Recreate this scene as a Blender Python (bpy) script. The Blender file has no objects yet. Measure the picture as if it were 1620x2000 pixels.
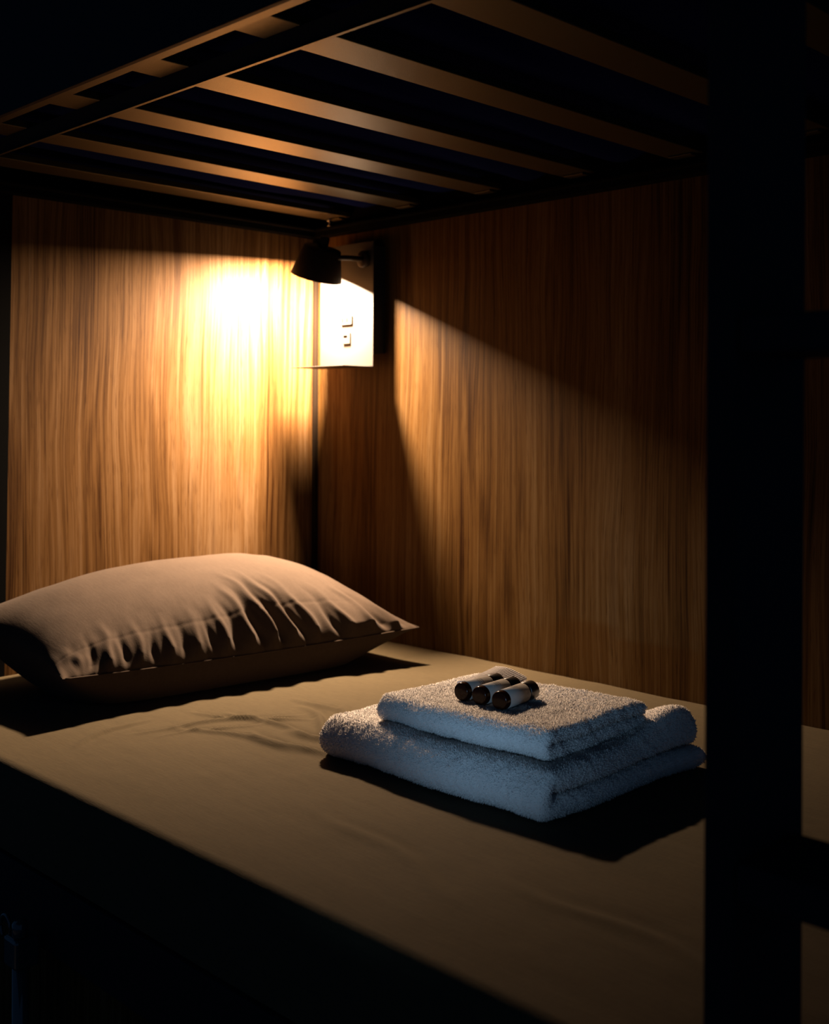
import bpy, bmesh, math, random
import numpy as np
from mathutils import Vector, Matrix, noise as mn

# ------------------------------------------------------------------ camera, world, light, exposure
SC = bpy.context.scene
COL = SC.collection
PI = math.pi
A_ = math.radians(45.097); ROLL = 0.00486112
CAM = Vector((2.05903, -1.72531, 1.033625))
d3 = Vector((-math.sin(A_), math.cos(A_), 0)); r3 = Vector((math.cos(A_), math.sin(A_), 0)); u3 = Vector((0, 0, 1))
Rv = r3 * math.cos(ROLL) + u3 * math.sin(ROLL)
Uv = u3 * math.cos(ROLL) - r3 * math.sin(ROLL)
cam = bpy.data.cameras.new('camera'); co = bpy.data.objects.new('camera', cam); COL.objects.link(co)
m = Matrix((( Rv.x, Uv.x, -d3.x, CAM.x), (Rv.y, Uv.y, -d3.y, CAM.y), (Rv.z, Uv.z, -d3.z, CAM.z), (0, 0, 0, 1)))
co.matrix_world = m
cam.sensor_fit = 'VERTICAL'; cam.sensor_height = 36.0; cam.sensor_width = 29.16
cam.lens = 2239.62 / 2000 * 36
cam.shift_y = -(1000 - 818.15) / 2000
cam.clip_start = 0.02
cam.dof.use_dof = True; cam.dof.focus_distance = 1.6; cam.dof.aperture_fstop = 5.6
SC.camera = co

w = bpy.data.worlds.new('world'); SC.world = w; w.use_nodes = True
bg = w.node_tree.nodes['Background']; bg.inputs[0].default_value = (0.10, 0.28, 0.62, 1); bg.inputs[1].default_value = 0.10

SC.view_settings.view_transform = 'Standard'; SC.view_settings.look = 'None'
SC.view_settings.gamma = 1; SC.view_settings.use_curve_mapping = False
SC.view_settings.exposure = 0.0

LAMP_POWER = 86.0
LAMP_COLOR = (1.0, 0.70, 0.46)

# added cool fill from the aisle side, a low narrow beam aimed at the towels
def area_light(name, loc, target, sx, sy, power, color, spread):
    L = bpy.data.lights.new(name, 'AREA'); L.shape = 'RECTANGLE'; L.size = sx; L.size_y = sy
    L.energy = power; L.color = color; L.spread = math.radians(spread)
    o = bpy.data.objects.new(name, L); COL.objects.link(o); o.location = loc
    o.rotation_euler = (Vector(target) - Vector(loc)).to_track_quat('-Z', 'Y').to_euler()
    return o
area_light('aisle_cool_fill', (1.90, -2.40, 0.72), (1.03, -0.50, 0.69), 0.14, 0.05, 0.07, (0.36, 0.66, 1.0), 12)

# ------------------------------------------------------------------ helpers
def tag(o, label=None, cat=None, group=None, kind=None):
    if label: o['label'] = label
    if cat: o['category'] = cat
    if group: o['group'] = group
    if kind: o['kind'] = kind
    return o
def empty(name, loc=(0, 0, 0), rz=0.0):
    o = bpy.data.objects.new(name, None); COL.objects.link(o); o.location = loc; o.rotation_euler = (0, 0, rz)
    o.empty_display_size = 0.05
    return o
def link(name, me, mat, parent=None, smooth=False):
    o = bpy.data.objects.new(name, me); COL.objects.link(o)
    if mat: me.materials.append(mat)
    if smooth: me.polygons.foreach_set('use_smooth', [True] * len(me.polygons))
    if parent:
        o.parent = parent
        o.matrix_parent_inverse = Matrix.Translation(-parent.location) if parent.parent is None and parent.type == 'EMPTY' else Matrix.Identity(4)
    return o
class MB:
    def __init__(s): s.bm = bmesh.new()
    def box(s, x0, x1, y0, y1, z0, z1, bev=0.0, seg=2):
        b = bmesh.new()
        g = bmesh.ops.create_cube(b, size=1)
        for v in b.verts:
            v.co = Vector(((x0 + x1) / 2 + v.co.x * (x1 - x0), (y0 + y1) / 2 + v.co.y * (y1 - y0), (z0 + z1) / 2 + v.co.z * (z1 - z0)))
        if bev > 0: bmesh.ops.bevel(b, geom=b.edges[:], offset=bev, segments=seg, affect='EDGES', profile=0.5)
        s.merge(b); return s
    def merge(s, b, mat=None):
        if mat is not None: bmesh.ops.transform(b, matrix=mat, verts=b.verts)
        me = bpy.data.meshes.new('t'); b.to_mesh(me); b.free(); s.bm.from_mesh(me); bpy.data.meshes.remove(me)
    def lathe(s, prof, origin=(0, 0, 0), axis=(0, 0, 1), n=40, cap0=False, cap1=False):
        """prof = [(radius, height)]"""
        b = bmesh.new(); rings = []
        for r, h in prof:
            rings.append([b.verts.new((r * math.cos(2 * PI * k / n), r * math.sin(2 * PI * k / n), h)) for k in range(n)])
        for i in range(len(rings) - 1):
            for k in range(n):
                b.faces.new((rings[i][k], rings[i][(k + 1) % n], rings[i + 1][(k + 1) % n], rings[i + 1][k]))
        if cap0: b.faces.new(rings[0][::-1])
        if cap1: b.faces.new(rings[-1])
        M = Matrix.Translation(Vector(origin)) @ Vector(axis).normalized().to_track_quat('Z', 'Y').to_matrix().to_4x4()
        s.merge(b, M); return s
    def tube(s, pts, rad, n=12):
        b = bmesh.new(); rings = []
        pts = [Vector(p) for p in pts]
        for i, p in enumerate(pts):
            t = (pts[min(i + 1, len(pts) - 1)] - pts[max(i - 1, 0)]).normalized()
            q = t.to_track_quat('Z', 'Y')
            rings.append([b.verts.new(p + q @ Vector((rad * math.cos(2 * PI * k / n), rad * math.sin(2 * PI * k / n), 0))) for k in range(n)])
        for i in range(len(rings) - 1):
            for k in range(n):
                b.faces.new((rings[i][k], rings[i][(k + 1) % n], rings[i + 1][(k + 1) % n], rings[i + 1][k]))
        b.faces.new(rings[0][::-1]); b.faces.new(rings[-1])
        s.merge(b); return s
    def build(s, name, mat, parent=None, smooth=False):
        bmesh.ops.recalc_face_normals(s.bm, faces=s.bm.faces[:])
        me = bpy.data.meshes.new(name); s.bm.to_mesh(me); s.bm.free()
        return link(name, me, mat, parent, smooth)
def grid_mesh(name, P, wrap_u=False, wrap_v=False):
    """P: array (nu, nv, 3) -> mesh"""
    nu, nv = P.shape[:2]
    me = bpy.data.meshes.new(name)
    idx = np.arange(nu * nv).reshape(nu, nv)
    a = idx if wrap_u else idx[:-1]; b = np.roll(idx, -1, 0) if wrap_u else idx[1:]
    def q(a, b):
        if wrap_v: return np.stack([a, b, np.roll(b, -1, 1), np.roll(a, -1, 1)], -1).reshape(-1, 4)
        return np.stack([a[:, :-1], b[:, :-1], b[:, 1:], a[:, 1:]], -1).reshape(-1, 4)
    F = q(a, b)
    me.vertices.add(nu * nv); me.vertices.foreach_set('co', P.reshape(-1).astype(np.float32))
    me.loops.add(F.size); me.loops.foreach_set('vertex_index', F.reshape(-1).astype(np.int32))
    me.polygons.add(len(F)); me.polygons.foreach_set('loop_start', np.arange(0, F.size, 4, dtype=np.int32))
    me.polygons.foreach_set('loop_total', np.full(len(F), 4, dtype=np.int32))
    me.update(calc_edges=True); me.validate()
    return me
def smooth_noise(x, y, seed=0):
    """cheap vectorised value noise"""
    rs = np.random.RandomState(seed); T = rs.rand(256, 256)
    xi = np.floor(x).astype(int); yi = np.floor(y).astype(int); fx = x - xi; fy = y - yi
    fx = fx * fx * (3 - 2 * fx); fy = fy * fy * (3 - 2 * fy)
    g = lambda i, j: T[i % 256, j % 256]
    return (g(xi, yi) * (1 - fx) * (1 - fy) + g(xi + 1, yi) * fx * (1 - fy) + g(xi, yi + 1) * (1 - fx) * fy + g(xi + 1, yi + 1) * fx * fy) - 0.5

# ------------------------------------------------------------------ materials
def mat_new(name):
    m = bpy.data.materials.new(name); m.use_nodes = True
    nt = m.node_tree; b = nt.nodes['Principled BSDF']
    return m, nt, b
def simple(name, col, rough=0.5, metal=0.0, bump=0.0, bscale=200, spec=0.5, var=0.0):
    m, nt, b = mat_new(name)
    b.inputs['Base Color'].default_value = (*col, 1); b.inputs['Roughness'].default_value = rough
    b.inputs['Metallic'].default_value = metal; b.inputs['Specular IOR Level'].default_value = spec
    tc = nt.nodes.new('ShaderNodeTexCoord')
    n = nt.nodes.new('ShaderNodeTexNoise'); n.inputs['Scale'].default_value = bscale; n.inputs['Detail'].default_value = 4
    nt.links.new(tc.outputs['Object'], n.inputs['Vector'])
    if bump:
        bp = nt.nodes.new('ShaderNodeBump'); bp.inputs['Strength'].default_value = bump; bp.inputs['Distance'].default_value = 0.001
        nt.links.new(n.outputs['Fac'], bp.inputs['Height']); nt.links.new(bp.outputs['Normal'], b.inputs['Normal'])
    if var:
        r = nt.nodes.new('ShaderNodeValToRGB'); r.color_ramp.elements[0].position = 0.3; r.color_ramp.elements[1].position = 0.7
        r.color_ramp.elements[0].color = (*[c * (1 - var) for c in col], 1); r.color_ramp.elements[1].color = (*[min(1, c * (1 + var)) for c in col], 1)
        nt.links.new(n.outputs['Fac'], r.inputs['Fac']); nt.links.new(r.outputs['Color'], b.inputs['Base Color'])
    return m

def wood(name, axis, off=(0, 0), gain=1.0, blue=1.0):
    """vertical-grain laminate; axis = index of the horizontal coordinate in the wall plane"""
    m, nt, b = mat_new(name); N = nt.nodes.new; Lk = nt.links.new
    tc = N('ShaderNodeTexCoord'); sp = N('ShaderNodeSeparateXYZ'); Lk(tc.outputs['Object'], sp.inputs[0])
    U = sp.outputs[axis]; Z = sp.outputs[2]
    def mul(a, k, add=0.0):
        n = N('ShaderNodeMath'); n.operation = 'MULTIPLY_ADD'; Lk(a, n.inputs[0]); n.inputs[1].default_value = k; n.inputs[2].default_value = add; return n.outputs[0]
    def addn(a, b2, op='ADD'):
        n = N('ShaderNodeMath'); n.operation = op
        for i, q in enumerate((a, b2)):
            if isinstance(q, (int, float)): n.inputs[i].default_value = q
            else: Lk(q, n.inputs[i])
        return n.outputs[0]
    def nz(ku, kz, seed, detail=2, rough=0.5, dist=0.0, u=None):
        c = N('ShaderNodeCombineXYZ'); Lk(mul(u or U, ku, off[0]), c.inputs[0]); Lk(mul(Z, kz, off[1]), c.inputs[1]); c.inputs[2].default_value = seed
        n = N('ShaderNodeTexNoise'); n.inputs['Scale'].default_value = 1; n.inputs['Detail'].default_value = detail
        n.inputs['Roughness'].default_value = rough; n.inputs['Distortion'].default_value = dist
        Lk(c.outputs[0], n.inputs['Vector']); return n.outputs['Fac']
    # bent u for flowing grain
    warp = nz(5.0, 1.6, 3.1, 2)
    u2 = addn(U, mul(warp, 0.045, -0.0225))
    rings = nz(14, 0.75, 7.7, 2, 0.5, 0, u2)          # cathedral bands
    s = N('ShaderNodeMath'); s.operation = 'SINE'; Lk(mul(rings, 60), s.inputs[0])
    ringv = mul(s.outputs[0], 0.5, 0.5)
    fine = nz(330, 3.0, 1.3, 3, 0.6, 0, u2)
    mid = nz(95, 1.4, 5.9, 2, 0.5, 0, u2)
    broad = nz(9, 0.5, 9.4, 2)
    pores = nz(650, 22, 2.2, 1, 0.5, 0, u2)
    v = addn(addn(mul(ringv, 0.07), mul(fine, 0.50)), addn(mul(mid, 0.30), mul(broad, 0.55)))
    v = mul(v, 1.6, -0.62)
    rp = N('ShaderNodeValToRGB'); cr = rp.color_ramp
    cr.elements[0].position = 0.20; cr.elements[0].color = (*[gain * k for k in (0.0140, 0.0048, 0.0010)], 1)
    cr.elements[1].position = 0.86; cr.elements[1].color = (*[gain * k for k in (0.098, 0.0600, 0.0250 * blue)], 1)
    e = cr.elements.new(0.5); e.color = (*[gain * k for k in (0.060, 0.0295, 0.0078 * blue)], 1)
    Lk(v, rp.inputs['Fac'])
    # dark pores and mineral streaks
    pr = N('ShaderNodeValToRGB'); pr.color_ramp.elements[0].position = 0.30; pr.color_ramp.elements[0].color = (0.5, 0.42, 0.36, 1)
    pr.color_ramp.elements[1].position = 0.40; pr.color_ramp.elements[1].color = (1, 1, 1, 1); Lk(pores, pr.inputs['Fac'])
    mx = N('ShaderNodeMix'); mx.data_type = 'RGBA'; mx.blend_type = 'MULTIPLY'; mx.inputs[0].default_value = 0.75
    Lk(rp.outputs['Color'], mx.inputs[6]); Lk(pr.outputs['Color'], mx.inputs[7])
    st = nz(30, 1.1, 14.2, 3, 0.6, 0.6, u2)
    sr = N('ShaderNodeValToRGB'); sr.color_ramp.elements[0].position = 0.29; sr.color_ramp.elements[0].color = (0.36, 0.28, 0.22, 1)
    sr.color_ramp.elements[1].position = 0.41; sr.color_ramp.elements[1].color = (1, 1, 1, 1); Lk(st, sr.inputs['Fac'])
    mx2 = N('ShaderNodeMix'); mx2.data_type = 'RGBA'; mx2.blend_type = 'MULTIPLY'; mx2.inputs[0].default_value = 0.8
    Lk(mx.outputs[2], mx2.inputs[6]); Lk(sr.outputs['Color'], mx2.inputs[7])
    Lk(mx2.outputs[2], b.inputs['Base Color'])
    b.inputs['Roughness'].default_value = 0.5; b.inputs['Specular IOR Level'].default_value = 0.05
    bp = N('ShaderNodeBump'); bp.inputs['Strength'].default_value = 0.25; bp.inputs['Distance'].default_value = 0.0006
    Lk(fine, bp.inputs['Height']); Lk(bp.outputs['Normal'], b.inputs['Normal'])
    return m

def cloth(name, col, thread=900, strength=0.35, slub=True, rough=0.9, sheen=0.03):
    m, nt, b = mat_new(name); N = nt.nodes.new; Lk = nt.links.new
    tc = N('ShaderNodeTexCoord'); b.inputs['Roughness'].default_value = rough; b.inputs['Specular IOR Level'].default_value = 0.05
    b.inputs['Sheen Weight'].default_value = sheen; b.inputs['Sheen Roughness'].default_value = 0.5
    def nz(sc, detail=2):
        mp = N('ShaderNodeMapping'); mp.inputs['Scale'].default_value = sc; Lk(tc.outputs['Object'], mp.inputs[0])
        n = N('ShaderNodeTexNoise'); n.inputs['Scale'].default_value = 1; n.inputs['Detail'].default_value = detail; Lk(mp.outputs[0], n.inputs['Vector']); return n.outputs['Fac']
    a = nz((thread, thread * 0.08, thread * 0.3)); c = nz((thread * 0.08, thread, thread * 0.3)); d = nz((40, 260, 90), 3)
    ad = N('ShaderNodeMath'); ad.operation = 'ADD'; Lk(a, ad.inputs[0]); Lk(c, ad.inputs[1])
    ad2 = N('ShaderNodeMath'); ad2.operation = 'ADD'; Lk(ad.outputs[0], ad2.inputs[0]); Lk(d, ad2.inputs[1])
    bp = N('ShaderNodeBump'); bp.inputs['Strength'].default_value = strength; bp.inputs['Distance'].default_value = 0.0006
    Lk(ad2.outputs[0], bp.inputs['Height']); Lk(bp.outputs['Normal'], b.inputs['Normal'])
    r = N('ShaderNodeValToRGB'); r.color_ramp.elements[0].position = 1.0 / 3; r.color_ramp.elements[1].position = 2.0 / 3
    r.color_ramp.elements[0].color = (*[k * 0.86 for k in col], 1); r.color_ramp.elements[1].color = (*[min(1, k * 1.12) for k in col], 1)
    dv = N('ShaderNodeMath'); dv.operation = 'DIVIDE'; Lk(ad2.outputs[0], dv.inputs[0]); dv.inputs[1].default_value = 3
    Lk(dv.outputs[0], r.inputs['Fac']); Lk(r.outputs['Color'], b.inputs['Base Color'])
    return m

M_wood_head_lit = wood('teak_laminate_head_lit', 1, (0.0, 0.0), 1.35, 1.2)  # same laminate, colour brightened to paint in extra lamplight on the headboard
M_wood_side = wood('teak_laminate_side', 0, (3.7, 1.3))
M_wood_base = wood('teak_laminate_base', 0, (9.1, 4.4))
M_steel = simple('black_powder_coated_steel', (0.016, 0.017, 0.019), 0.6, 0, 0.25, 600, 0.04)
M_dead = simple('matt_black_plate', (0.003, 0.003, 0.003), 0.8, 0, 0.1, 300, 0.01)
M_bronze = simple('bronze_painted_slat', (0.022, 0.016, 0.007), 0.42, 0, 0.25, 700, 0.42, 0.08)
M_bronze.node_tree.nodes['Principled BSDF'].inputs['Specular Tint'].default_value = (1.0, 0.90, 0.60, 1)
M_trim = simple('dark_brown_corner_trim', (0.010, 0.0065, 0.004), 0.6, 0, 0.1, 400, 0.04)
M_sheet = cloth('olive_taupe_cotton_sheet', (0.061, 0.0465, 0.0250))
M_case = cloth('taupe_cotton_pillowcase', (0.056, 0.040, 0.029), 1100, 0.3)
M_matt = cloth('navy_mattress_ticking', (0.0035, 0.006, 0.040), 500, 0.4, True, 0.8, 0.0)
M_matt.node_tree.nodes['Principled BSDF'].inputs['Specular IOR Level'].default_value = 0.0
M_terry = simple('white_terry', (0.66, 0.62, 0.595), 0.95, 0, 0.6, 900, 0.1, 0.04)
M_pile = simple('white_terry_loops', (0.70, 0.66, 0.63), 0.95, 0, 0, 900, 0.05)
M_plate = simple('white_enamelled_steel', (0.027, 0.0242, 0.0215), 0.5, 0, 0.05, 500, 0.15)
M_socket = simple('white_socket_plastic', (0.032, 0.0285, 0.024), 0.4, 0, 0, 200, 0.2)
M_slot = simple('dark_slot', (0.0007, 0.0004, 0.0003), 0.8, 0, 0, 200, 0.0)
M_shade = simple('matt_black_lamp_metal', (0.014, 0.009, 0.006), 0.55, 0, 0.1, 500, 0.1)
M_shade_in = simple('lamp_reflector_white', (0.8, 0.76, 0.7), 0.5)
M_chrome = simple('worn_chrome', (0.5, 0.5, 0.5), 0.25, 1.0)
M_gloss = simple('glossy_dark_plastic', (0.035, 0.045, 0.05), 0.12, 0, 0, 100, 0.7)
M_cap = simple('black_bottle_cap', (0.006, 0.004, 0.0035), 0.3, 0, 0, 100, 0.5)
M_label = simple('white_paper_label', (0.24, 0.22, 0.20), 0.6, 0, 0.05, 300, 0.1) #, 0, 0.05, 300)
M_ink = simple('grey_label_ink', (0.08, 0.07, 0.065), 0.7)
M_floor = simple('dark_vinyl_floor', (0.05, 0.045, 0.04), 0.5, 0, 0.1, 60, 0.4, 0.2)
M_ceil = simple('dark_plaster_ceiling', (0.12, 0.12, 0.12), 0.9, 0, 0.1, 80)
def amber():
    m, nt, b = mat_new('amber_glass')
    b.inputs['Base Color'].default_value = (0.010, 0.0025, 0.001, 1); b.inputs['Roughness'].default_value = 0.16
    b.inputs['Specular IOR Level'].default_value = 0.12; b.inputs['Transmission Weight'].default_value = 0.0; b.inputs['IOR'].default_value = 1.5
    return m
M_amber = amber()
def emis():
    m, nt, b = mat_new('lamp_diffuser_glow')
    b.inputs['Base Color'].default_value = (0.8, 0.75, 0.65, 1); b.inputs['Emission Color'].default_value = (1.0, 0.66, 0.34, 1)
    b.inputs['Emission Strength'].default_value = 20.0
    return m
M_glow = emis()

# ------------------------------------------------------------------ the setting
ZB = 0.55      # mattress top, lower bunk
ZT = 1.45      # underside of the upper bunk frame
W = 1.0        # bunk width
o = MB().box(-0.018, 0.0, -1.0, 0.018, 0.0, 2.35).build('wall_left', M_wood_head_lit); tag(o, kind='structure')
o = MB().box(0.0, 2.10, 0.0, 0.018, 0.0, 2.35).build('wall_right', M_wood_side); tag(o, kind='structure')
o = MB().box(-0.6, 3.2, -3.4, 0.3, -0.05, 0.0).build('floor', M_floor); tag(o, kind='structure')
o = MB().box(-0.6, 3.2, -3.4, 0.3, 2.60, 2.65).build('ceiling', M_ceil); tag(o, kind='structure')
# corner angle trim between the two boards
o = MB().box(0.0003, 0.0105, -0.0105, -0.0003, ZB - 0.1, ZT - 0.002, 0.0008).build('trim_1', M_trim); tag(o, kind='structure')

# ------------------------------------------------------------------ bunk frame
fr = empty('bunk_bed_frame', (1.02, -0.5, 0.0))
tag(fr, 'black steel bunk bed frame with slatted upper deck and step ladder', 'bunk bed')
SL_Z = 1.481
# slats run from the back rail to the front flange
for k in range(-1, 9):
    x1 = 0.374 + 0.2225 * (k - 0) - 0.2225 * 0
    x1 = 0.1515 + 0.2225 * k
    if x1 < 0.0 or x1 > 2.05: continue
    x0 = x1 - 0.068
    if k == 0: x0, x1 = 0.085, 0.1515
    s = MB().box(x0, x1, -0.955, -0.028, SL_Z, SL_Z + 0.012, 0.0015)
    so = s.build('slat', M_bronze, fr)
    # small plastic end clips where the slat meets the back rail
    MB().box(x0 + 0.012, x1 - 0.012, -0.052, -0.030, SL_Z - 0.004, SL_Z, 0.001).build('slat_clip', M_bronze, fr)
bmb = bmesh.new()
sec = [(-0.898, SL_Z - 0.0004), (-0.8835, SL_Z - 0.0155), (-0.8795, SL_Z - 0.0155), (-0.8795, SL_Z - 0.0004)]
for x_ in (0.03, 2.04): [bmb.verts.new((x_, y_, z_)) for y_, z_ in sec]
bmb.verts.ensure_lookup_table(); bv = bmb.verts
bmb.faces.new(bv[0:4][::-1]); bmb.faces.new(bv[4:8])
for i in range(4): bmb.faces.new((bv[i], bv[(i + 1) % 4], bv[4 + (i + 1) % 4], bv[4 + i]))
t = MB(); t.merge(bmb); t.build('inner_beam', M_steel, fr)
MB().box(0.03, 2.04, -0.884, -0.879, SL_Z - 0.018, SL_Z - 0.0157).build('beam_lip', M_bronze, fr)
MB().box(0.0, 2.06, -0.973, -0.9465, SL_Z - 0.0035, SL_Z - 0.0005).build('front_flange', M_bronze, fr)
MB().box(0.0, 2.06, -0.982, -0.974, SL_Z - 0.012, SL_Z + 0.20, 0.001).build('front_rail', M_steel, fr)
MB().box(0.0, 2.06, -0.026, -0.001, ZT, ZT + 0.10, 0.001).box(0.0, 2.06, -0.040, -0.026, ZT + 0.012, ZT + 0.016).build('back_rail', M_dead, fr)
MB().box(0.001, 0.026, -0.972, -0.027, ZT, ZT + 0.10, 0.001).box(0.026, 0.045, -0.88, -0.040, ZT + 0.012, ZT + 0.016).build('head_rail', M_dead, fr)
# black steel plate closing the head end towards the aisle
bm_ = bmesh.new()
vs = [bm_.verts.new(p) for p in [(0.0008, -0.762, 0.12), (0.0008, -0.745, ZT - 0.001), (0.0008, -0.999, ZT - 0.001), (0.0008, -0.999, 0.12)]]
f_ = bm_.faces.new(vs); ex = bmesh.ops.extrude_face_region(bm_, geom=[f_])
for v in [g for g in ex['geom'] if isinstance(g, bmesh.types.BMVert)]: v.co.x += 0.006
t = MB(); t.merge(bm_); t.build('head_plate', M_dead, fr)
MB().box(-0.03, 0.0, -1.03, -1.0, 0.0, 2.2, 0.002).build('post', M_steel, fr)
MB().box(2.06, 2.09, -1.03, -1.0, 0.0, 2.2, 0.002).build('post', M_steel, fr)
# lower bed box
MB().box(0.0, 2.06, -1.006, -0.994, 0.335, 0.428, 0.002).build('side_rail', M_steel, fr)
MB().box(0.01, 2.05, -0.985, -0.02, 0.412, 0.428).build('bed_base', M_steel, fr)
# ladder with two deep stiles and box treads
lad = MB().box(1.643, 1.667, -1.03, -0.93, 0.0, 2.2, 0.003).build('ladder_stile', M_steel, fr)
MB().box(2.045, 2.069, -1.06, -1.031, 0.0, 2.2, 0.003).build('ladder_stile', M_steel, fr)
for z0 in (0.322, 0.711, 1.078, 1.45, 1.82):
    MB().box(1.6675, 2.0445, -1.03, -0.945, z0, z0 + 0.026, 0.003).build('ladder_tread', M_steel, fr)
# bolt under the frame corner
MB().lathe([(0.0, 0), (0.005, 0), (0.006, 0.002), (0.006, 0.006), (0.003, 0.007), (0.003, 0.014), (0.0, 0.014)], (0.106, -0.052, 1.4805), (0.1, 0, -1), 14).box(0.1035, 0.1105, -0.0555, -0.0485, 1.4635, 1.4675, 0.001).build('bolt', M_chrome, fr)

o = MB().box(0.03, 2.05, -0.992, -0.974, 0.0, 0.333, 0.001).build('bed_base_board', M_wood_base)
tag(o, 'wood grain board below the lower bed rail', 'bed board')

# ------------------------------------------------------------------ upper mattress
def upper_mattress():
    nu, nv = 260, 90
    xs = np.linspace(0.03, 2.03, nu); ys = np.linspace(-0.97, -0.03, nv)
    X, Y = np.meshgrid(xs, ys, indexing='ij')
    ph = ((X - (0.1515 - 0.034)) / 0.2225)
    frac = ph - np.round(ph)                       # 0 on a slat
    bulge = 0.5 - 0.5 * np.cos(2 * PI * frac)
    Z = SL_Z + 0.0135 + 0.020 - 0.026 * bulge * (0.75 + 0.6 * smooth_noise(X * 7, Y * 2.5, 4))
    Z += 0.012 * smooth_noise(X * 26 + Y * 3, Y * 3.2, 5) * bulge
    Z = np.maximum(Z, SL_Z + 0.0125 - 0.010 * bulge)
    bot = np.stack([X, Y, Z], -1)
    me = grid_mesh('ticking', bot)
    bm = bmesh.new(); bm.from_mesh(me); bpy.data.meshes.remove(me)
    be = [e for e in bm.edges if e.is_boundary]
    r = bmesh.ops.extrude_edge_only(bm, edges=be)
    nv_ = [g for g in r['geom'] if isinstance(g, bmesh.types.BMVert)]
    for v in nv_: v.co.z = SL_Z + 0.13
    bmesh.ops.holes_fill(bm, edges=[e for e in bm.edges if e.is_boundary])
    t = MB(); t.merge(bm)
    return t
um = upper_mattress().build('upper_mattress', M_matt, None, True)
tag(um, 'navy upper bunk mattress bulging between the slats', 'mattress')

# ------------------------------------------------------------------ lower mattress with fitted sheet
def crease(X, Y, x0, y0, x1, y1, wid, amp):
    """smooth ridge along a segment"""
    dx, dy = x1 - x0, y1 - y0; L = math.hypot(dx, dy); ux, uy = dx / L, dy / L
    s = (X - x0) * ux + (Y - y0) * uy; n = -(X - x0) * uy + (Y - y0) * ux
    n = n + 0.012 * np.sin(s * 23 + x0 * 40)
    e = np.clip(1 - ((s / L - 0.5) * 2) ** 2, 0, 1) ** 1.0 * (s > 0) * (s < L)
    return amp * e * (np.exp(-(n / wid) ** 2) - 0.5 * np.exp(-((n - 1.5 * wid) / wid) ** 2))
def lower_mattress():
    root = empty('lower_mattress', (1.02, -0.5, 0.43))
    tag(root, 'lower bunk mattress in a smooth olive taupe fitted sheet', 'mattress')
    nu, nv = 560, 330
    xs = np.linspace(0.008, 2.045, nu)
    # across: rounded at the aisle edge
    Rr = 0.016; yf, yb = -1.0, -0.004
    top = np.linspace(yb, yf + Rr, 260)
    ang = np.linspace(0, PI / 2, 16)[1:]
    yy = np.concatenate([top, yf + Rr - Rr * np.sin(ang), np.full(54, yf)])
    zz = np.concatenate([np.full(260, ZB), ZB - Rr + Rr * np.cos(ang), np.linspace(ZB - Rr, 0.431, 55)[1:]])
    X = np.repeat(xs[:, None], len(yy), 1); Y = np.repeat(yy[None], nu, 0); Z = np.repeat(zz[None], nu, 0)
    wt = np.clip((ZB + 0.001 - Z) < 0.0015, 0, 1) * np.clip((Y - (yf + Rr)) / 0.06, 0, 1)
    D = np.zeros_like(X)
    cr = [(0.50, -0.80, 0.60, -0.52, .006, .0035), (0.46, -0.66, 0.66, -0.55, .006, .0035), (0.50, -0.60, 0.74, -0.62, .007, .004),
          (0.52, -0.72, 0.78, -0.66, .007, .0035), (0.55, -0.50, 0.80, -0.60, .008, .0045), (0.60, -0.46, 0.83, -0.56, .007, .0035),
          (0.62, -0.66, 0.84, -0.66, .009, .006), (0.66, -0.60, 0.85, -0.62, .009, .005), (0.50, -0.46, 0.70, -0.50, .008, .003),
          (0.45, -0.72, 0.52, -0.90, .006, .0022), (0.56, -0.78, 0.60, -0.60, .005, .0022), (1.25, -0.80, 1.60, -0.84, .012, .0015),
          (0.95, -0.80, 1.3, -0.88, .012, .0015), (0.70, -0.40, 0.88, -0.36, .012, .002)]
    for c in cr: D += 1.7 * crease(X, Y, *c)
    D = np.clip(D, -0.005, 0.008)
    D += 0.0035 * smooth_noise(X * 6, Y * 6, 11) + 0.0012 * smooth_noise(X * 22, Y * 22, 12)
    D += 0.0006 * smooth_noise(X * 9 + Y * 30, Y * 60, 13)
    Z = Z + D * wt
    side = (Z < ZB - Rr)
    Y = Y + np.where(side, 0.004 * smooth_noise(X * 5, Z * 8, 14) - 0.001, 0)
    me = grid_mesh('fitted_sheet', np.stack([X, Y, Z], -1))
    sh = link('fitted_sheet', me, M_sheet, root, True)
    MB().box(0.010, 2.043, -0.990, -0.006, 0.4295, ZB - 0.012, 0.008).build('mattress_core', M_matt, root)
    return root
lower_mattress()

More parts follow.
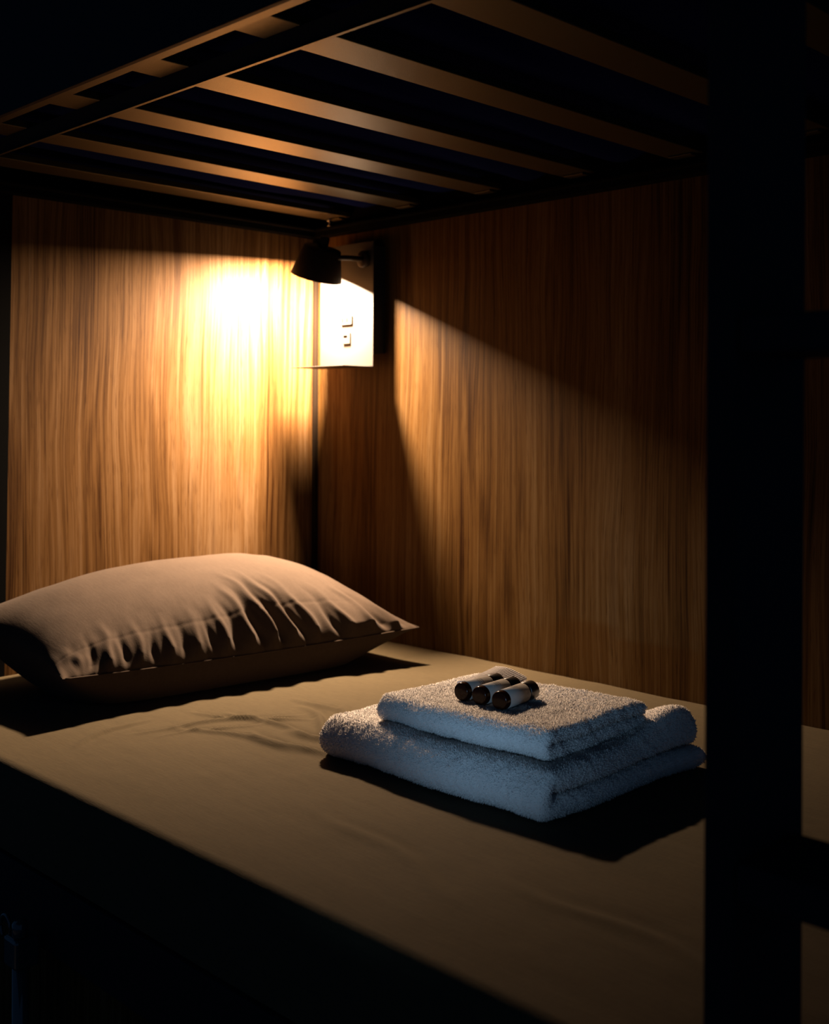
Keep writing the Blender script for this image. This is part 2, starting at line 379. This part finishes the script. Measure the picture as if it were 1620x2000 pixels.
# ------------------------------------------------------------------ pillow
def pillow():
    root = empty('pillow', (0.22, -0.46, ZB))
    tag(root, 'plump taupe pillow lying against the wooden headboard', 'pillow')
    # seam corners (front right, front left, back left, back right)
    FR = np.array([0.455, -0.112, ZB + 0.070]); FL = np.array([0.395, -0.845, ZB + 0.072])
    BL = np.array([0.050, -0.875, ZB + 0.124]); BR = np.array([0.035, -0.070, ZB + 0.150])
    nu, nv = 420, 240
    u = np.linspace(0, 1, nu)[:, None]; v = np.linspace(0, 1, nv)[None]   # u: right->left, v: front->back
    def seam(u, v):
        B = ((1 - u) * (1 - v))[..., None] * FR + (u * (1 - v))[..., None] * FL + (u * v)[..., None] * BL + ((1 - u) * v)[..., None] * BR
        bow = 0.035
        # edges drawn inwards between the corners
        B[..., 0] += -bow * 0.9 * 4 * u * (1 - u) * (1 - v) + 0.0 * v
        B[..., 1] += -0.030 * 4 * v * (1 - v) * (1 - u) + 0.030 * 4 * v * (1 - v) * u
        B[..., 2] += -0.012 * 4 * u * (1 - u) * (1 - v) ** 2
        return B
    B = seam(u + 0 * v, v + 0 * u)
    U = u + 0 * v; V = v + 0 * u
    su = 1 - np.abs(2 * U - 1) ** 2.6; sv = 1 - np.abs(2 * V - 1) ** 2.2
    prof = np.clip(su, 0, 1) ** 0.62 * np.clip(sv, 0, 1) ** 0.62
    # top: fuller over the head side
    top = B.copy(); lift = 0.099 * prof * (1 + 0.16 * (V - 0.5)) * (0.90 + 0.10 * np.sin(PI * U))
    top[..., 2] += lift
    top[..., 0] += 0.018 * prof * (1 - V)
    # wrinkles running in from the front seam
    rs = np.random.RandomState(8); Wk = np.zeros_like(U)
    spec = [(0.16, .045, .30, .0065, .10), (0.20, .012, .34, .006, .14), (0.235, .011, .30, -.005, .12), (0.30, .013, .42, .007, .16), (0.335, .010, .40, -.007, .18),
            (0.365, .012, .46, .009, .16), (0.395, .010, .38, -.008, .15), (0.425, .012, .46, .009, .13), (0.46, .010, .34, -.007, .10), (0.49, .012, .36, .008, .08),
            (0.53, .011, .26, -.006, .05), (0.565, .012, .26, .006, .03), (0.60, .010, .18, -.005, .02), (0.64, .012, .22, .005, 0), (0.68, .011, .17, -.005, 0),
            (0.72, .012, .20, .006, -.02), (0.76, .010, .16, -.005, -.03), (0.80, .011, .20, .005, -.04), (0.84, .010, .20, -.006, -.05), (0.88, .012, .28, .007, -.06), (0.92, .009, .26, -.006, -.05),
            (0.06, .020, .75, .007, .05), (0.095, .013, .65, -.006, .09), (0.13, .014, .55, .007, .12), (0.035, .012, .6, -.006, .02)]
    for uc, wd, ln, am, sl in spec:
        c = uc + sl * V - 0.25 * sl * V * V + 0.004 * np.sin(V * 30 + uc * 50)
        Wk += am * np.exp(-((U - c) / wd) ** 2) * np.clip(1 - V / ln, 0, 1) ** 1.2 * np.clip(V / 0.035, 0, 1)
    Wk += 0.0012 * smooth_noise(U * 60, V * 10, 21) * np.clip(1 - V / 0.35, 0, 1)
    Wk += 0.004 * smooth_noise(U * 7, V * 4, 22) * prof + 0.0012 * smooth_noise(U * 22 + V * 5, V * 12, 23)
    # the flange crease line parallel to the front seam
    Wk += -0.0004 * np.exp(-((V - 0.135 - 0.02 * np.sin(U * 7)) / 0.010) ** 2) * np.clip((U - 0.1) * 6, 0, 1)
    # crumpled front left corner
    cc = np.exp(-(((U - 0.97) / 0.09) ** 2 + ((V - 0.08) / 0.12) ** 2))
    Wk += 0.006 * cc * smooth_noise(U * 60, V * 12, 24)
    # displacement mostly along +x/+z near the front
    nz = 0.55 + 0.45 * V
    top[..., 2] += Wk * nz * 1.5; top[..., 0] += Wk * (1 - V) * 1.5
    bot = B.copy(); bot[..., 2] -= 0.16 * prof * (0.8 + 0.5 * V); bot[..., 0] += 0.02 * prof * (1 - V) - 0.0 * V
    floorz = ZB + 0.005
    bot[..., 2] = np.maximum(bot[..., 2], floorz)
    for A in (top, bot):
        A[..., 0] = np.maximum(A[..., 0], 0.012)
        A[..., 1] = np.minimum(A[..., 1], -0.012)
    # one closed loop: top then the underside in reverse, sharing the seam
    me1 = grid_mesh('pillowcase', top); me2 = grid_mesh('under', bot[:, ::-1].copy())
    bm = bmesh.new(); bm.from_mesh(me1); bm.from_mesh(me2)
    bmesh.ops.remove_doubles(bm, verts=bm.verts, dist=0.0002)
    t = MB(); t.bm.free(); t.bm = bm
    t.build('pillowcase', M_case, root, True)
    # corded seam along the front and right edges
    path = [tuple(B[i, 0] + np.array([0.001, 0, 0.0])) for i in range(0, nu, 4)]
    MB().tube(path, 0.0016, 6).build('front_seam', M_case, root, True)
    path = [tuple(B[0, j] + np.array([0, 0.000, 0.0])) for j in range(0, nv, 4)]
    MB().tube([(max(p[0], 0.014), min(p[1], -0.014), p[2]) for p in path], 0.0016, 6).build('side_seam', M_case, root, True)
pillow()

# ------------------------------------------------------------------ towels
def towel_surface(x0, x1, yfold, yend, zb, th, gap, warp, n_out=220, n_x=260, rnd=0.016):
    """A towel folded once: a thick ribbon bent into a U (bend at yfold), swept along x with rounded ends.
       returns points (n_x, n_out, 3)"""
    r = th / 2 + gap / 2
    # centre line: from lower free end to the bend to the upper free end
    zc0 = zb + th / 2; zc1 = zc0 + th + gap
    n1 = 70
    ylo = np.linspace(yend, yfold + r + th / 2, n1); 
    a = np.linspace(0, PI, 40)[1:-1]
    cy = np.concatenate([ylo, yfold + r + th / 2 - r * np.sin(a), ylo[::-1]])
    cz = np.concatenate([np.full(n1, zc0), (zc0 + zc1) / 2 - r * np.cos(a), np.full(n1, zc1)])
    ty = np.gradient(cy); tz = np.gradient(cz); L = np.hypot(ty, tz); ty /= L; tz /= L
    nyv, nzv = tz, -ty                                  # one side normal
    # distance to free ends for rounding
    s = np.concatenate([[0], np.cumsum(np.hypot(np.diff(cy), np.diff(cz)))]); tot = s[-1]
    e = np.minimum(s, tot - s)
    endr = np.where(e < th / 2, np.sqrt(np.clip(1 - (1 - e / (th / 2)) ** 2, 0, 1)), 1)
    xs_t = np.linspace(-1, 1, n_x); L_ = (x1 - x0) / 2
    xs = (x0 + x1) / 2 + L_ * (np.sin(xs_t * PI / 2) * 0.35 + xs_t * 0.65)
    dx = np.minimum(xs - x0, x1 - xs)
    xr = np.where(dx < rnd, np.sqrt(np.clip(1 - (1 - dx / rnd) ** 2, 0, 1)), 1)
    H = (th / 2) * endr[None, :] * xr[:, None]
    SY = np.concatenate([cy[None] + nyv[None] * H, (cy[None] - nyv[None] * H)[:, ::-1]], 1)
    SZ = np.concatenate([cz[None] + nzv[None] * H, (cz[None] - nzv[None] * H)[:, ::-1]], 1)
    X = np.repeat(xs[:, None], SY.shape[1], 1)
    P = np.stack([X, SY, SZ], -1)
    return warp(P)
def normals_grid(P):
    du = np.gradient(P, axis=0); dv = np.roll(P, -1, 1) - np.roll(P, 1, 1)
    n = np.cross(du, dv); l = np.linalg.norm(n, axis=-1, keepdims=True); return n / np.maximum(l, 1e-9)
def pile_mesh(name, P, Nn, count, seed, lo=0.0010, hi=0.0029, wid=0.0008):
    """short terry loops as bent slivers, area weighted over the surface"""
    rs = np.random.RandomState(seed)
    A = P[:-1, :]; B = P[1:, :]; A2 = np.roll(A, -1, 1); 
    ar = np.linalg.norm(np.cross(B - A, A2 - A), axis=-1).reshape(-1)
    ci = rs.choice(len(ar), count, p=ar / ar.sum())
    i = ci // P.shape[1]; j = ci % P.shape[1]; j2 = (j + 1) % P.shape[1]
    fu = rs.rand(count, 1); fv = rs.rand(count, 1)
    p = P[i, j] * (1 - fu) * (1 - fv) + P[i + 1, j] * fu * (1 - fv) + P[i, j2] * (1 - fu) * fv + P[i + 1, j2] * fu * fv
    n = Nn[i, j]
    t = rs.randn(count, 3); t -= (t * n).sum(1, keepdims=True) * n; t /= np.linalg.norm(t, axis=1, keepdims=True)
    b = np.cross(n, t)
    h = rs.uniform(lo, hi, (count, 1)); lean = rs.uniform(-0.6, 0.6, (count, 1)) * h; lean2 = rs.uniform(-0.6, 0.6, (count, 1)) * h
    w_ = wid * rs.uniform(0.7, 1.3, (count, 1))
    v0 = p + b * w_ - n * 0.0004; v1 = p - b * w_ * 0.5 + t * w_ * 0.87 - n * 0.0004; v2 = p - b * w_ * 0.5 - t * w_ * 0.87 - n * 0.0004
    v3 = p + n * h + t * lean + b * lean2
    V = np.stack([v0, v1, v2, v3], 1).reshape(-1, 3)
    base = np.arange(count)[:, None] * 4
    loops = (base + np.array([[0, 1, 3, 1, 2, 3, 2, 0, 3]])).reshape(-1)
    me = bpy.data.meshes.new(name)
    me.vertices.add(len(V)); me.vertices.foreach_set('co', V.reshape(-1).astype(np.float32))
    me.loops.add(len(loops)); me.loops.foreach_set('vertex_index', loops.astype(np.int32))
    st = np.arange(3 * count) * 3
    tt = np.full(3 * count, 3)
    me.polygons.add(3 * count); me.polygons.foreach_set('loop_start', st.astype(np.int32)); me.polygons.foreach_set('loop_total', tt.astype(np.int32))
    me.update(calc_edges=True)
    return me
def make_towel(root, P, count, seed):
    Nn = normals_grid(P)
    c = P.reshape(-1, 3).mean(0)
    # make normals point outward
    if ((Nn[:, 5] * (P[:, 5] - P[:, -6])).sum()) < 0: Nn = -Nn
    Pn = P + Nn * (0.0016 * smooth_noise(P[..., 0] * 260 + P[..., 2] * 150, P[..., 1] * 260 + P[..., 2] * 190, seed))[..., None]
    Pn = Pn + Nn * (0.0022 * smooth_noise(P[..., 0] * 60, P[..., 1] * 60 + P[..., 2] * 60, seed + 1))[..., None]
    me = grid_mesh('terry_cloth', Pn, False, True)
    link('terry_cloth', me, M_terry, root, True)
    pm = pile_mesh('terry_pile', Pn, Nn, count, seed)
    o = link('terry_pile', pm, M_pile, root); o['kind'] = 'stuff'
    return Pn, Nn

def lerp(a, b, t): return a + (b - a) * t
# large towel underneath
LT = dict(x0=0.803, x1=1.212, yf=-0.672, ye=-0.315)
def warp_large(P):
    X, Y, Z = P[..., 0].copy(), P[..., 1].copy(), P[..., 2].copy()
    a = (X - LT['x0']) / (LT['x1'] - LT['x0']); b = (Y - LT['yf']) / (LT['ye'] - LT['yf']); h = np.clip((Z - ZB) / 0.075, 0, 1.2)
    up = np.clip((h - 0.45) / 0.2, 0, 1)
    Z += -0.006 * up * np.sin(PI * np.clip(b, 0, 1)) * np.sin(PI * a)                     # pressed under the small towel
    Z += up * 0.022 * np.exp(-(((a - 0.97) / 0.12) ** 2 + ((b - 0.90) / 0.17) ** 2))       # bulge at the far right
    Z += up * -0.006 * np.clip(1 - a * 3.2, 0, 1)                                         # left end droops
    X += 0.012 * up * np.clip(b, 0, 1) * a * -1.0
    X += 0.010 * (1 - up) * a * np.clip(b - 0.2, 0, 1)
    Y += 0.030 * (1 - a) * b * -0.3
    X += 0.004 * np.sin(Y * 21 + 1.0) * a; Y += 0.003 * np.sin(X * 23)
    Y += 0.016 * np.clip(h, 0, 1) * np.exp(-np.clip(b, 0, 1) / 0.14) - 0.003 * np.exp(-np.clip(b, 0, 1) / 0.14)
    Z += 0.004 * smooth_noise(X * 14, Y * 14, 31) * h
    return np.stack([X, Y, Z], -1)
PL = towel_surface(LT['x0'], LT['x1'], LT['yf'], LT['ye'], ZB + 0.0035, 0.029, 0.0025, warp_large, rnd=0.0145)
t1 = empty('bath_towel', (1.02, -0.48, ZB))
tag(t1, 'large folded white terry towel lying directly on the bed sheet', 'towel', None)
PN1 = make_towel(t1, PL, 190000, 41)

ST = dict(x0=0.885, x1=1.185, yf=-0.632, ye=-0.405)
def warp_small(P):
    X, Y, Z = P[..., 0].copy(), P[..., 1].copy(), P[..., 2].copy()
    a = (X - ST['x0']) / (ST['x1'] - ST['x0']); b = (Y - ST['yf']) / (ST['ye'] - ST['yf'])
    Z += -0.005 * np.sin(PI * np.clip(b, 0, 1)) * np.sin(PI * a) - 0.006 * np.clip(1 - a * 2, 0, 1) + 0.002 * np.exp(-((a - 0.1) / 0.1) ** 2)
    X += -0.010 * b * a; Y += 0.004 * np.sin(X * 17) + 0.020 * (a - 0.5) * b
    Z += 0.004 * smooth_noise(X * 13, Y * 13, 33)
    return np.stack([X, Y, Z], -1)
PS = towel_surface(ST['x0'], ST['x1'], ST['yf'], ST['ye'], ZB + 0.0645, 0.0175, 0.0012, warp_small, rnd=0.0088)
t2 = empty('hand_towel', (1.03, -0.50, ZB + 0.072))
tag(t2, 'smaller folded white terry towel on top, carrying the amber bottles', 'towel', None)
PN2 = make_towel(t2, PS, 140000, 43)

# stitched hems rolled along the towels' left ends
def hem(root, PN, rows):
    P, Nn = PN; mb = MB()
    for r_ in rows:
        pts = [Vector(P[r_, j] + Nn[r_, j] * 0.0012) for j in range(2, P.shape[1] // 2 - 2, 2)]
        mb.tube(pts, 0.0017, 7)
    mb.build('hem', M_terry, root, True)
hem(t1, PN1, (7, 14)); hem(t2, PN2, (6, 12))
# turned-up ribbed corner of the small towel behind the bottles
def rib_flap():
    nu, nv = 120, 30
    u = np.linspace(0, 1, nu)[:, None]; v = np.linspace(0, 1, nv)[None]
    U = u + 0 * v; V = v + 0 * u
    zt = ZB + 0.1005
    X = 0.922 + 0.052 * U + 0.004 * np.sin(V * 3); Y = -0.492 + 0.085 * V - 0.01 * (1 - U)
    Z = zt + 0.001 + 0.010 * V * (1 - 0.7 * U) + 0.0005 * np.sin(U * 2 * PI * 16) + 0.003 * np.sin(U * 4)
    P = np.stack([X, Y, Z], -1); P2 = P.copy(); P2[..., 2] -= 0.006
    bm = bmesh.new(); bm.from_mesh(grid_mesh('a', P)); bm.from_mesh(grid_mesh('b', P2[:, ::-1].copy()))
    n = nu * nv; bm.verts.ensure_lookup_table()
    be1 = [e for e in bm.edges if e.is_boundary]
    bmesh.ops.bridge_loops(bm, edges=be1)
    t = MB(); t.bm.free(); t.bm = bm
    t.build('ribbed_hem', M_terry, t2, True)
rib_flap()

# ------------------------------------------------------------------ three small bottles
def make_bottle():
    root = empty('toiletry_bottle', (0, 0, 0))
    R_ = 0.0128
    # local axis +y from the base to the cap
    ax = (0, 1, 0)
    MB().lathe([(0.0, 0.0004), (0.0100, 0.0), (0.0112, 0.0002), (0.0121, 0.0010), (0.0126, 0.0022), (R_, 0.004), (R_, 0.060), (0.0118, 0.064), (0.008, 0.066), (0.008, 0.068)], (0, 0, 0), ax, 48).build('glass_body', M_amber, root, True)
    MB().lathe([(R_ + 0.0001, 0.0095), (R_ + 0.0004, 0.0096), (R_ + 0.0004, 0.0585), (R_ + 0.0001, 0.0586)], (0, 0, 0), ax, 48).build('label', M_label, root, True)
    capo = MB().lathe([(0.0085, 0.0635), (0.0122, 0.0636), (0.0128, 0.0645), (0.0128, 0.082), (0.0120, 0.0835), (0.0, 0.0837)], (0, 0, 0), ax, 48).build('cap', M_cap, root, True)
    # a few rows of small print on the upper side of the label
    ink = bmesh.new(); rs = random.Random(5)
    for row, y in enumerate((0.030, 0.034, 0.038)):
        a0 = 0.55
        while a0 < 1.25:
            wl = rs.uniform(0.05, 0.13)
            r = R_ + 0.00055
            vs = [ink.verts.new((r * math.cos(a), yy, r * math.sin(a))) for a, yy in ((a0, y), (a0 + wl, y), (a0 + wl, y + 0.0016), (a0, y + 0.0016))]
            ink.faces.new(vs); a0 += wl + 0.05
    t = MB(); t.merge(ink); t.build('print', M_ink, root)
    return root
def copy_tree(o, parent=None):
    c = o.copy(); COL.objects.link(c)
    if parent: c.parent = parent
    for ch in list(o.children): copy_tree(ch, c)
    return c
BZ = ZB + 0.1105
b0 = make_bottle()
bl = ['small amber bottle nearest the pillow in the row of three', 'middle amber bottle between its two neighbours on the towel', 'amber bottle lying nearest the foot end, casting its shadow on the towel']
bpos = [(0.992, -0.570, BZ - .001, 3), (1.027, -0.572, BZ, 5), (1.064, -0.573, BZ, 8)]
for k, (x, y, z, rz) in enumerate(bpos):
    b = b0 if k == 0 else copy_tree(b0)
    b.location = (x, y, z); b.rotation_euler = (0, math.radians(-20 * k), math.radians(rz))
    tag(b, bl[k], 'bottle', 'amber toiletry bottles on the towels')

# ------------------------------------------------------------------ control panel in the corner
pn = empty('power_panel', (0.155, -0.04, 1.147))
tag(pn, 'white metal socket panel mounted on black box in the bunk corner', 'socket panel')
MB().box(0.066, 0.242, -0.042, -0.040, 1.147, 1.418, 0.0006).build('face_plate', M_plate, pn)
MB().box(0.066, 0.242, -0.127, -0.0402, 1.1450, 1.1465, 0.0006).build('bottom_shelf', M_plate, pn)
MB().box(0.095, 0.236, -0.0398, -0.0005, 1.176, 1.410, 0.001).build('back_box', M_steel, pn)
so = MB().box(0.140, 0.1775, -0.048, -0.0422, 1.2405, 1.2600, 0.001).build('socket_outlet', M_socket, pn)
MB().box(0.1468, 0.1508, -0.0486, -0.0478, 1.2455, 1.2555).box(0.1620, 0.1662, -0.0486, -0.0478, 1.2455, 1.2555).build('socket_slot', M_slot, so)
so = MB().box(0.1465, 0.171, -0.047, -0.0422, 1.1985, 1.2235, 0.001).build('usb_outlet', M_socket, pn)
MB().box(0.1510, 0.164, -0.0476, -0.0468, 1.2120, 1.2175).build('usb_slot', M_slot, so)
MB().tube([(0.150, -0.0428, 1.294), (0.152, -0.0430, 1.291)], 0.0014, 8).tube([(0.158, -0.0430, 1.283), (0.162, -0.0430, 1.290)], 0.0011, 8).build('pictogram', M_socket, pn)

# ------------------------------------------------------------------ reading lamp
AX = Vector((-0.357, 0.03, -0.934)).normalized()          # the way the shade points
RC = Vector((0.153, -0.128, 1.3385))                      # rim centre
lp = empty('reading_lamp', (0.19, -0.042, 1.40))
tag(lp, 'matt black conical reading lamp fixed to the white socket panel', 'lamp')
Hh = 0.066
prof_out = [(0.006, -Hh), (0.039, -Hh), (0.0405, -Hh + 0.0015), (0.056, -0.001), (0.056, 0.0)]
prof_in = [(0.0545, 0.0), (0.0545, -0.001), (0.0390, -Hh + 0.006), (0.0, -Hh + 0.006)]
MB().lathe(prof_out + prof_in[:1], RC, AX, 64).build('shade', M_shade, lp, False)
for p_ in bpy.data.objects['shade'].data.polygons: p_.use_smooth = True
MB().lathe(prof_in, RC, AX, 64).build('reflector', M_shade_in, lp, True)
MB().lathe([(0.0, -0.0035), (0.046, -0.0035), (0.047, -0.0045), (0.047, -0.012)], RC, AX, 48).build('diffuser', M_glow, lp, True)
topc = RC - AX * Hh
MB().lathe([(0.0, 0.002), (0.010, 0.002), (0.011, 0.0), (0.011, -0.020), (0.009, -0.024), (0.0, -0.024)], topc, AX, 24).build('neck', M_shade, lp, True)
side = RC - AX * 0.040
arm_root = Vector((0.215, -0.043, side.z + 0.004))
MB().tube([side + Vector((0.030, 0.012, 0)), side + Vector((0.048, 0.020, 0.001)), side + Vector((0.053, 0.04, 0.002)), arm_root], 0.0055, 12).build('arm', M_shade, lp, True)
MB().lathe([(0.0, 0), (0.017, 0), (0.018, 0.002), (0.018, 0.008), (0.016, 0.010), (0.0, 0.010)], arm_root + Vector((0, 0.0005, 0)), (0, -1, 0), 32).build('wall_mount', M_shade, lp, True)
L = bpy.data.lights.new('reading_lamp_bulb', 'AREA'); L.shape = 'DISK'; L.size = 0.088; L.energy = LAMP_POWER; L.color = LAMP_COLOR
lo_ = bpy.data.objects.new('reading_lamp_bulb', L); COL.objects.link(lo_)
lo_.location = RC - AX * 0.0022; lo_.rotation_euler = AX.to_track_quat('-Z', 'Y').to_euler()

# ------------------------------------------------------------------ dark clamp pole at the bed side, bottom left
cp = empty('clamp_pole', (0.66, -1.06, 0.0))
tag(cp, 'dark upright pole with glossy looped clamp beside the bed base', 'pole')
MB().tube([(0.648, -1.035, 0.0), (0.648, -1.035, 0.330)], 0.011, 16).build('pole_tube', M_gloss, cp, True)
MB().box(0.632, 0.668, -1.052, -1.018, 0.325, 0.363, 0.004).build('clamp_body', M_gloss, cp)
MB().tube([(0.625 + 0.014 * math.cos(a), -1.045, 0.368 + 0.016 * math.sin(a)) for a in np.linspace(-0.6, PI + 1.0, 18)], 0.0025, 8).build('loop', M_gloss, cp, True)
MB().lathe([(0.0, 0), (0.008, 0), (0.010, 0.003), (0.010, 0.018), (0.007, 0.022), (0.0, 0.022)], (0.655, -1.040, 0.363), (0, 0, 1), 20).build('knob', M_gloss, cp, True)
